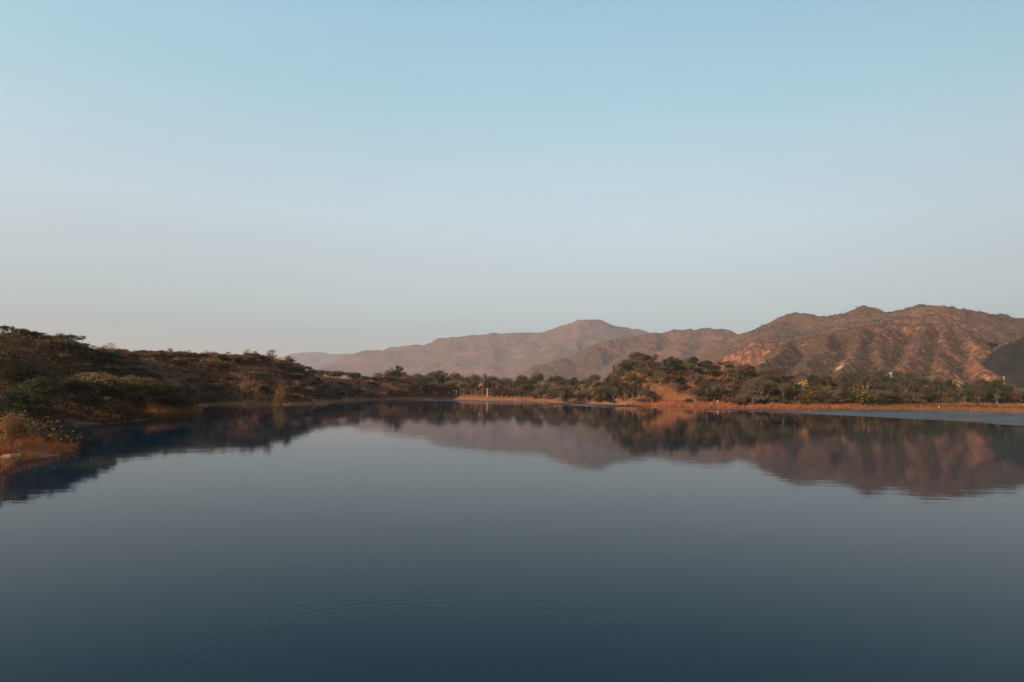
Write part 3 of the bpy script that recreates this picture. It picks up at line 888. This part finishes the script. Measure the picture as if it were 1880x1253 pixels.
A, DN, B, DT, P = 'acacia_tree', 'dense_tree', 'bush', 'dry_tree', 'palm_tree'
print('scatter', [
    scatter(60, -40, 210, 66, 165, [A, B, DT], [.46, .46, .08], (.42, .78), (.85, 1.1), .50),
    scatter(62, 190, 330, 100, 235, [A, B, DT], [.56, .36, .08], (.60, 1.05), (.85, 1.1), .50),
    scatter(80, 320, 560, 150, 275, [A, B, DT], [.50, .42, .08], (.60, 1.05), (.85, 1.1), .50),
    scatter(85, 520, 780, 200, 430, [A, DN, B, DT], [.34, .20, .36, .10], (.65, 1.15), (.8, 1.05), .55),
    scatter(80, 690, 990, 421, 480, [A, DN, DT, B], [.22, .54, .12, .12], (1.2, 1.9), (.95, 1.3), .38),
    scatter(62, 950, 1100, 285, 410, [A, DN, B, DT], [.20, .60, .14, .06], (.9, 1.4), (.9, 1.2), .38),
    scatter(150, 1060, 1440, 272, 338, [A, DN, B, DT], [.34, .44, .16, .06], (.75, 1.2), (.9, 1.15), .43),
    scatter(52, 1400, 1560, 272, 360, [DN, A, B, DT], [.50, .26, .18, .06], (.75, 1.2), (.9, 1.15), .45),
    scatter(120, 1520, 1930, 300, 400, [DN, A, B, DT], [.66, .16, .09, .09], (1.0, 1.7), (1.0, 1.4), .36, 16, deep=True),
    scatter(40, 955, 1190, 270, 345, [B, DN, A], [.40, .42, .18], (.8, 1.2), (.9, 1.2), .34, 3),
    scatter(44, 1262, 1500, 270, 292, [B, DN, A], [.40, .48, .12], (.75, 1.15), (.85, 1.1), .34, 6),
    scatter(20, 720, 990, 421, 440, [B, DN, DT], [.5, .4, .1], (.8, 1.3), (.9, 1.2), .35, 4),
])
print('kinds', {k: sum(q[1] == k for q in PLACED) for k in {q[1] for q in PLACED}})

# ------------------------------------------------------------------ low growth nobody could count
def visible_points(n, p0, p1, d0, d1, rng, dmin=0.5, dmax=1e9, z_up=0.6, bare=True):
    px = rng.uniform(p0, p1, n); D = np.sqrt(rng.uniform(d0 * d0, d1 * d1, n))
    x = (px - CX) / FPX * D; y = D
    d = shore_dist(x, y); z = fast_z(x, y)
    ok = (d > dmin) & (d < dmax)
    t = np.linspace(0.15, 0.98, 60)[None, :]
    line = CAM_H + (z[:, None] + z_up - CAM_H) * t
    ok &= (line > fast_z(x[:, None] * t, y[:, None] * t) - 0.2).all(1)
    P3 = np.stack([x, y, z], 1)
    if bare:
        v = (P3 - np.array([0, 0, CAM_H])) @ R3
        u, w = CX + FPX * v[:, 0] / -v[:, 2], CY - FPX * v[:, 1] / -v[:, 2]
        for bx, by, rx, ry in BARE:
            ok &= ~(((np.abs(u - bx) < rx) & (np.abs(w - by) < ry)) & (rng.random(n) < .93))
    return P3[ok]


RS = np.random.default_rng(99)


def shrub_mass(name, label, pts, mat, leaves, size, radius, rise, rng):
    n = len(pts); k = n * leaves
    c = np.repeat(pts, leaves, 0); s = np.repeat(rng.uniform(.5, 1.4, n), leaves)[:, None]
    off = np.clip(rng.normal(size=(k, 3)), -1.8, 1.8) * np.array([radius, radius, rise * .45]); off[:, 2] = np.abs(off[:, 2])
    v, f = leaf_quads(c + off * s, rng.normal(size=(k, 3)) + [0, 0, .6], size, rng, .6)
    o = mesh_obj(name, v, f, mat)
    return tag(o, label, kind='stuff')


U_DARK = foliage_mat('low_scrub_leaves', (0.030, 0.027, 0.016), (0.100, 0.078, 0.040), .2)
U_RUST = foliage_mat('dry_scrub_leaves', (0.075, 0.036, 0.021), (0.185, 0.090, 0.048), .2)
for (p0, p1, d0, d1, nn) in ((-60, 220, 50, 190, 2600), (180, 580, 95, 275, 6000), (540, 790, 200, 430, 2600)):
    shrub_mass('undergrowth', 'low dark scrub between the hillside trees', visible_points(int(nn * .6), p0, p1, d0, d1, RS, 1.5), U_DARK, 14 if p0 > 0 else 34, .42 if p0 > 0 else .22, .8, .75, RS)
    shrub_mass('undergrowth', 'dry rust coloured scrub between the hillside trees', visible_points(nn, p0, p1, d0, d1, RS, 1.0), U_RUST, 12 if p0 > 0 else 30, .36 if p0 > 0 else .2, .7, .6, RS)
for (p0, p1, d0, d1, nn) in ((720, 1000, 418, 490, 900), (950, 1530, 272, 400, 3600), (1480, 1930, 285, 420, 2600)):
    shrub_mass('undergrowth', 'low dark scrub under the trees of the far shore', visible_points(nn, p0, p1, d0, d1, RS, 7), U_DARK, 14, .55, 1.0, 1.0, RS)
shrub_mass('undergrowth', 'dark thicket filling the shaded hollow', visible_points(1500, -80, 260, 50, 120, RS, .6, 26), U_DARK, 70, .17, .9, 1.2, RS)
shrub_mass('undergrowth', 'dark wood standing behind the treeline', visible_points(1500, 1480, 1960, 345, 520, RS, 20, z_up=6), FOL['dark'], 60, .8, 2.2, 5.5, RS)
shrub_mass('undergrowth', 'dark wood standing behind the palms and the wooded hill', visible_points(700, 690, 1060, 440, 560, RS, 10, z_up=6), FOL['acacia'], 60, .8, 2.2, 5.0, RS)


def grass_mass(name, label, pts, mat, blades, hgt, wid, spread_, rng, lean=.25):
    n = len(pts); k = n * blades
    c = np.repeat(pts, blades, 0).copy()
    c[:, :2] += rng.normal(size=(k, 2)) * spread_
    h = hgt * rng.uniform(.45, 1.25, (k, 1)) * np.repeat(rng.uniform(.6, 1.2, n), blades)[:, None]
    a = rng.uniform(0, 6.283, k); side = np.stack([np.cos(a), np.sin(a), a * 0], 1) * wid * rng.uniform(.6, 1.4, (k, 1))
    tip = c + np.concatenate([rng.normal(size=(k, 2)) * lean * h, h], 1)
    mid = c * .45 + tip * .55 + np.concatenate([-(tip - c)[:, :2] * .18, h * 0], 1)
    V = np.stack([c - side, c + side, mid + side * .7, mid - side * .7, tip], 1).reshape(-1, 3)
    b = (np.arange(k) * 5)[:, None]
    F = [tuple(q) for q in (b + [0, 1, 2, 3]).tolist()] + [tuple(q) for q in (b + [3, 2, 4]).tolist()]
    o = mesh_obj(name, V, F, mat)
    return tag(o, label, kind='stuff')


G_ORANGE = foliage_mat('orange_dry_grass', (0.15, 0.064, 0.026), (0.31, 0.145, 0.062), .3, .05)
G_STRAW_LIT = foliage_mat('straw_grass_lit', (0.22, 0.105, 0.047), (0.42, 0.22, 0.10), .3, .05)  # straw lightened to stand in for sunlight on the shaded bank
G_POINT = foliage_mat('reddish_point_grass', (0.11, 0.042, 0.018), (0.29, 0.115, 0.048), .3, .05)
G_RUST = foliage_mat('rusty_dry_grass', (0.09, 0.034, 0.016), (0.20, 0.080, 0.037), .3, .05)
pt = visible_points(460, -90, 150, 30, 56, RS, -.25, 5.0, bare=False)
grass_mass('reeds', 'tall orange grass and reeds on the nearby point', pt, G_POINT, 28, .52, .010, .17, RS, .35)
pt = visible_points(2600, 274, 372, 98, 112, RS, -.3, 4.0, bare=False)
grass_mass('reeds', 'reddish reeds at the water under the leaning acacia', pt, G_ORANGE, 9, 1.25, .025, .25, RS, .2)
pt = visible_points(1100, 180, 290, 74, 104, RS, 0.1, 3.0, bare=False)
grass_mass('grass', 'dim rusty grass along the shaded waterline', pt, G_RUST, 12, .8, .03, .2, RS)
pt = visible_points(900, 340, 385, 98, 150, RS, .0, 6.0, bare=False)
grass_mass('grass', 'orange grass at the back of the reddish reeds', pt, G_ORANGE, 10, .8, .04, .25, RS)
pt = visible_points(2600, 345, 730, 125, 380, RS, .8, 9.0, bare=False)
grass_mass('grass', 'straw and rusty grass on the sandy bank, lightened as if sunlit', pt, G_STRAW_LIT, 10, .55, .06, .3, RS)
pt = visible_points(2600, 380, 700, 140, 330, RS, 4, 22.0, bare=False)
grass_mass('grass', 'rusty grass at the foot of the bushy hill', pt, G_RUST, 10, .8, .06, .35, RS)
pt = visible_points(2600, 725, 1000, 415, 445, RS, .6, 14.0, bare=False)
grass_mass('grass', 'orange grass along the far shore', pt, G_ORANGE, 9, .8, .09, .5, RS)
pt = visible_points(5200, 995, 1560, 262, 292, RS, .1, 6.0, bare=False)
grass_mass('grass', 'orange reeds in a line along the shore below the wooded hill', pt, G_ORANGE, 9, 1.0, .06, .3, RS, .15)
pt = visible_points(3600, 1150, 1300, 272, 318, RS, 4.0, 60.0, bare=False)
grass_mass('grass', 'dry orange grass covering the bare slope of the wooded hill', pt, G_POINT, 7, .42, .06, .4, RS)
pt = visible_points(4200, 1450, 1930, 255, 312, RS, .4, 24.0, bare=False)
grass_mass('grass', 'rusty and straw grass on the open low shore', pt, G_RUST, 9, .6, .07, .4, RS)
pt = visible_points(1600, 1560, 1930, 275, 312, RS, 14, 26.0, bare=False)
grass_mass('grass', 'straw grass on top of the low shore', pt, G_STRAW_LIT, 9, .7, .08, .4, RS)

# mountain scrub: thousands of dark trees no one could count
def on_massif(X, Y, Z, n, rng):
    i = rng.integers(0, X.shape[0] - 1, n); j = rng.integers(0, X.shape[1] - 1, n)
    u, v = rng.random(n), rng.random(n)
    f = lambda A_: (A_[i, j] * (1 - u) + A_[i, j + 1] * u) * (1 - v) + (A_[i + 1, j] * (1 - u) + A_[i + 1, j + 1] * u) * v
    return np.stack([f(X), f(Y), f(Z)], 1)


M_SCRUB = foliage_mat('mountain_scrub_leaves', (0.030, 0.032, 0.022), (0.085, 0.065, 0.040), .15)
pts = on_massif(FX, FY, FZ, 16000, RS)
keep = (pts[:, 2] > 6) & (fbm(pts[:, 0] / 45, pts[:, 1] / 45, 31, 3) + RS.normal(size=len(pts)) * .18 > .05)
i_ = np.arange(FZ.shape[0])
low = sum(np.roll(FZ, k, 1) for k in range(-14, 15, 2)) / 15 - FZ                 # hollows gather the trees
hollow = np.maximum(low, 0)
gi, gj = np.nonzero((hollow > 2.2) & (FZ > 8))
pick = RS.integers(0, len(gi), 5200)
gpts = np.stack([FX[gi[pick], gj[pick]], FY[gi[pick], gj[pick]], FZ[gi[pick], gj[pick]]], 1) + RS.normal(size=(5200, 3)) * [2.0, 2.0, .0]
shrub_mass('mountain_scrub', 'dark trees gathered in the gullies of the front mountain', gpts, M_SCRUB, 8, 1.8, 1.7, 2.8, RS)
keep &= RS.random(len(keep)) < .38
shrub_mass('mountain_scrub', 'dark scrub dotted over the front mountain spurs', pts[keep], M_SCRUB, 7, 1.7, 1.5, 2.4, RS)
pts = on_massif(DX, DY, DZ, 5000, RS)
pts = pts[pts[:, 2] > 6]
shrub_mass('mountain_scrub', 'dense trees, shade painted dark, on the forested hill at the frame edge', pts, foliage_mat('painted_shade_leaves', (0.013, 0.014, 0.014), (0.030, 0.028, 0.024), .1), 9, 1.5, 1.4, 2.6, RS)  # leaf colour darkened further to carry the hill's shade
pts = on_massif(BX, BY, BZ, 12000, RS)
keep = (pts[:, 2] > 30) & (fbm(pts[:, 0] / 80, pts[:, 1] / 80, 33, 3) + RS.normal(size=len(pts)) * .2 > .02)
shrub_mass('mountain_scrub', 'dark trees along the higher wooded ridge', pts[keep], M_SCRUB, 7, 2.4, 2.2, 3.6, RS)


# ------------------------------------------------------------------ boulders
ROCK = plain_mat('grey_granite', (0.040, 0.028, 0.023), (0.095, 0.068, 0.056), 1.2)
ROCK_O = plain_mat('ochre_rock', (0.15, 0.072, 0.036), (0.26, 0.13, 0.065), 2.0)
ROCK_P = plain_mat('pale_rock', (0.30, 0.22, 0.16), (0.42, 0.32, 0.25), 1.5)


def boulder(px, py, wpx, hpx, label, mat, seed, D=None):
    p = hit(px, py) if D is None else at(px, py, D)
    s = p[1] / FPX; a, b = wpx * s / 2, hpx * s
    nu, nv = 28, 16; V = []
    r = np.random.default_rng(seed); ax, ay = r.uniform(0, 50, 2)
    for j in range(nv + 1):
        th = math.pi * j / nv
        for i in range(nu):
            ph = 2 * math.pi * i / nu
            q = np.array([math.sin(th) * math.cos(ph), math.sin(th) * math.sin(ph), math.cos(th)])
            k = 1 + .34 * float(fbm(np.array([q[0] * 1.3 + ax + q[2]]), np.array([q[1] * 1.3 + ay - q[2]]), 4, 4)[0])
            q = np.sign(q) * np.abs(q) ** .82
            V.append((q[0] * a * k, q[1] * a * .8 * k, q[2] * b * k * .8 + b * .2))
    F = [(j * nu + i, j * nu + (i + 1) % nu, (j + 1) * nu + (i + 1) % nu, (j + 1) * nu + i) for j in range(nv) for i in range(nu)]
    o = mesh_obj('boulder', V, F, mat, smooth_shade=True, loc=p)
    tag(o, label, 'boulder')
    return o


boulder(100, 779, 22, 7, 'rounded grey boulder in shade by the water, the lower of two', ROCK, 1)
boulder(120, 778, 22, 8.5, 'taller grey boulder in shade, behind the lower one at the water', ROCK, 2)
boulder(20, 846, 34, 13, 'sunlit ochre boulder lying in the orange reeds on the point', ROCK_O, 3)
boulder(160, 672, 12, 4, 'small pale rock catching the sun on the bushy hill', ROCK_P, 4)
boulder(1187, 690, 7, 4, 'tiny pale rock among the trees of the wooded hill', ROCK_P, 5)
boulder(1318, 739, 6, 4, 'small ochre rock at the foot of the wooded hill', ROCK_O, 6)

# ------------------------------------------------------------------ posts
WHITE = plain_mat('weathered_white_paint', (0.62, 0.58, 0.52), (0.80, 0.77, 0.72), 6.0, .7)
GREYM = plain_mat('grey_concrete', (0.30, 0.28, 0.26), (0.42, 0.40, 0.37), 5.0)


def ring_solid(profile, k=16):
    V, F = [], []
    for (r, z) in profile:
        V += [(r * math.cos(2 * math.pi * i / k), r * math.sin(2 * math.pi * i / k), z) for i in range(k)]
    for j in range(len(profile) - 1):
        F += [(j * k + i, j * k + (i + 1) % k, (j + 1) * k + (i + 1) % k, (j + 1) * k + i) for i in range(k)]
    F += [tuple(range(k))[::-1], tuple((len(profile) - 1) * k + i for i in range(k))]
    return V, F


def post(px, base, top, label, rad=.15, mat=None):
    mat = mat or WHITE
    p = hit(px, base); hgt = (base - top) * p[1] / FPX
    root = empty('white_post', p)
    v, f = ring_solid([(rad * 1.2, -.5), (rad * 1.1, .2), (rad, hgt - .12)], 10); mesh_obj('shaft', v, f, mat, root)
    v, f = ring_solid([(rad * 1.3, hgt - .118), (rad * 1.3, hgt - .02), (rad * .5, hgt + .06)], 10); mesh_obj('cap', v, f, mat, root)
    v, f = ring_solid([(rad * 2.2, -.4), (rad * 2.2, .16), (rad * 1.9, .2)], 10); mesh_obj('footing', v, f, GREYM, root)
    tag(root, label, 'post')


post(833.5, 728, 712.5, 'white post on the far shore, the thinner one of the close pair', .07)
post(837.5, 728, 713, 'stouter white post of the close pair on the far shore', .09)
post(894.5, 728.5, 714, 'single white post standing apart near the pinkish palm', .07)
post(1724, 750, 745.5, 'short pale marker post on the open low shore', .10, GREYM)

# ------------------------------------------------------------------ water tower
tw = at(1636.5, 726, 560); tw[2] = float(fast_z(tw[0:1], tw[1:2])[0])
tower = empty('water_tower', tw)
zt = at(1636.5, 690.5, 560)[2] - tw[2]; k_ = 560 / FPX      # underside of the tank
v, f = ring_solid([(.6, zt - .5), (2.0 * k_ * .75, zt), (3.0 * k_ * .85, zt + .8), (3.1 * k_ * .85, zt + 4.6 * k_)], 24); mesh_obj('tank', v, f, WHITE, tower, smooth_shade=False)
v, f = ring_solid([(3.3 * k_ * 1.05, zt + 4.6 * k_ + .004), (3.3 * k_ * 1.05, zt + 4.6 * k_ + .15), (2.2 * k_ * 1.05, zt + 5.6 * k_), (.5, zt + 6.2 * k_), (.45, zt + 6.5 * k_)], 24); mesh_obj('roof', v, f, WHITE, tower)
for i in range(4):
    a = 2 * math.pi * (i + .35) / 4; r0, r1 = 3.4 * k_ * .85, 2.9 * k_ * .85
    v, f = tube([(r0 * math.cos(a), r0 * math.sin(a), -.6), (r1 * math.cos(a), r1 * math.sin(a), zt + .35)], [.13, .12], 8)
    mesh_obj('leg', v, f, GREYM, tower)
for lev in (.35, .68):
    r_ = (3.4 - .5 * lev) * k_ * .85
    ps = []
    for i in range(4):
        a, b = 2 * math.pi * (i + .35) / 4, 2 * math.pi * (i + 1.35) / 4
        ps.append(tube([(r_ * math.cos(a), r_ * math.sin(a), zt * lev), (r_ * math.cos(b), r_ * math.sin(b), zt * lev)], [.07, .07], 6))
    v, f = join(*ps); mesh_obj('brace', v, f, GREYM, tower)
v, f = tube([(0, 0, -.5), (0, 0, zt - .45)], [.09, .09], 8); mesh_obj('riser_pipe', v, f, GREYM, tower)
tag(tower, 'white water tower on legs rising above the dark treeline', 'water tower')


# ------------------------------------------------------------------ small pale building
def box(x0, x1, y0, y1, z0, z1):
    V = [(x, y, z) for z in (z0, z1) for y in (y0, y1) for x in (x0, x1)]
    return V, [(0, 2, 3, 1), (4, 5, 7, 6), (0, 1, 5, 4), (2, 6, 7, 3), (0, 4, 6, 2), (1, 3, 7, 5)]


hp = at(1844, 720, 470); hp[2] = float(fast_z(hp[0:1], hp[1:2])[0])
zb = at(1844, 695.5, 470)[2] - hp[2]; zh = at(1844, 692.5, 470)[2] - hp[2]
ROCK_W = plain_mat('weathered_plaster', (0.20, 0.16, 0.13), (0.30, 0.25, 0.21), 2.0)
hut = empty('small_tower_house', hp)
v, f = box(-.4, .4, -.4, .4, -.5, zh); mesh_obj('wall', v, f, ROCK_W, hut)
v, f = box(-.5, .5, -.5, .5, zh + .003, zh + .3); mesh_obj('roof', v, f, ROCK_W, hut)
v, f = box(-.2, .2, -.43, -.401, zb + .4, zb + 1.6); mesh_obj('window', v, f, plain_mat('dark_opening', (.02, .02, .025), (.03, .03, .035)), hut)
tag(hut, 'narrow pale building poking out of the dark trees under the shaded mountain', 'building')

# ------------------------------------------------------------------ patterns go, labels come
for o in PATTERNS:
    for c in list(o.children):
        bpy.data.objects.remove(c)
    bpy.data.objects.remove(o)

MARKS = [(6, 600, 'the tall umbrella tree on the hilltop'), (103, 640, 'the pinkish dry tree'), (45, 730, 'the shaded hollow'), (160, 671, 'the small pale hillside rock'),
         (235, 715, 'the large olive acacias'), (225, 652, 'the dip in the hill skyline'), (320, 748, 'the reddish reeds'), (385, 738, 'the small sunlit grass bank'),
         (400, 668, 'the bushy hill crest'), (455, 715, 'the spiky olive tree'), (515, 715, 'the round waterline bush'), (515, 662, 'the bare red knoll'),
         (610, 692, 'the bushy hill end'), (690, 724, 'the sandy bank tip'), (775, 715, 'the lone pinkish palm'), (836, 718, 'the pair of white posts'), (894, 720, 'the single white post'),
         (950, 712, 'the wooded hill gap'), (1030, 722, 'the tuft of orange reeds'), (1075, 716, 'the two messy palms'), (1097, 678, 'the wooded hill shoulder'), (1180, 668, 'the wooded hill summit'),
         (1220, 720, 'the bare orange slope'), (1257, 666, 'the hilltop umbrella tree'), (1318, 736, 'the small ochre rock'), (1338, 676, 'the dark rounded crest tree'), (1385, 682, 'the rosy round dry tree'),
         (1400, 720, 'the broad skirted tree'), (1475, 712, 'the golden tree'), (1580, 728, 'the yellow green thicket'), (1636, 700, 'the water tower'), (1724, 738, 'the marker post'), (1780, 712, 'the low open shore'),
         (1844, 702, 'the pale building')]
NOUN = {'acacia_tree': 'acacia', 'dense_tree': 'leafy tree', 'shade_tree': 'shady tree', 'dry_bush': 'dry bush', 'bush': 'bush', 'dry_tree': 'dry tree', 'palm_tree': 'palm', 'yellow_tree': 'tree', 'round_bush': 'bush'}
CAT = {'bush': 'bush', 'dry_bush': 'bush', 'round_bush': 'bush', 'palm_tree': 'palm'}
GROUPN = {'acacia_tree': 'acacias', 'dense_tree': 'leafy trees', 'shade_tree': 'dark shade trees', 'dry_bush': 'dry bushes', 'bush': 'bushes', 'dry_tree': 'dry trees', 'palm_tree': 'palms'}
ORD = 'first second third fourth fifth sixth seventh eighth ninth tenth eleventh twelfth'.split()
buckets = {}
for rec in PLACED:
    o, kind, look, u, v, label, cat, group = rec
    o['category'] = CAT.get(kind, 'tree')
    where = 'on the bushy hill' if u < 760 else 'along the far shore' if u < 965 else 'on the wooded hill' if u < 1500 else 'along the low shore'
    if kind in GROUPN:
        o['group'] = GROUPN[kind] + ' ' + where
    if label:
        o['label'] = label
        continue
    mx, my, mark = min(MARKS, key=lambda m: (m[0] - u) ** 2 + ((m[1] - v) * 1.8) ** 2)
    dx, dy = u - mx, v - my
    if abs(dy) * 1.4 > abs(dx):
        rel = 'above' if dy < 0 else 'below'
    elif 'tower' in mark:
        rel = 'on the golden tree side of' if dx < 0 else 'on the pale building side of'
    else:
        rel = 'on the tower side of' if dx * (1636 - mx) > 0 else 'away from the tower past'
    buckets.setdefault((look, NOUN[kind], rel, mark), []).append((math.hypot(dx, dy), o))
for (look, noun, rel, mark), members in buckets.items():
    members.sort(key=lambda q: q[0])
    for i, (d, o) in enumerate(members):
        head = '' if len(members) == 1 else (ORD[i] + ' ' if i < 12 else 'outlying ')
        o['label'] = head + look + ' ' + noun + ' ' + rel + ' ' + mark

# ------------------------------------------------------------------ haze
hm, hn, hl = new_mat('haze_air')
h_out = hn.new('ShaderNodeOutputMaterial'); pv = hn.new('ShaderNodeVolumePrincipled')
pv.inputs['Color'].default_value = (0.57, 0.60, 0.72, 1)
pv.inputs['Density'].default_value = 7.2e-5
pv.inputs['Anisotropy'].default_value = 0.1
for nm in ('Density Attribute', 'Color Attribute', 'Temperature Attribute'):
    if nm in pv.inputs: pv.inputs[nm].default_value = ''
hl.new(pv.outputs[0], h_out.inputs['Volume'])
hx0, hx1, hy0, hy1, hz0, hz1 = -9000.0, 11000.0, -420.0, 15600.0, -3.7, 860.0
hv = [(x, y, z) for z in (hz0, hz1) for y in (hy0, hy1) for x in (hx0, hx1)]
hf = [(0, 2, 3, 1), (4, 5, 7, 6), (0, 1, 5, 4), (2, 6, 7, 3), (0, 4, 6, 2), (1, 3, 7, 5)]
haze = mesh_obj('haze', hv, hf, hm)
tag(haze, 'pale evening haze over the lake and mountains', kind='stuff')
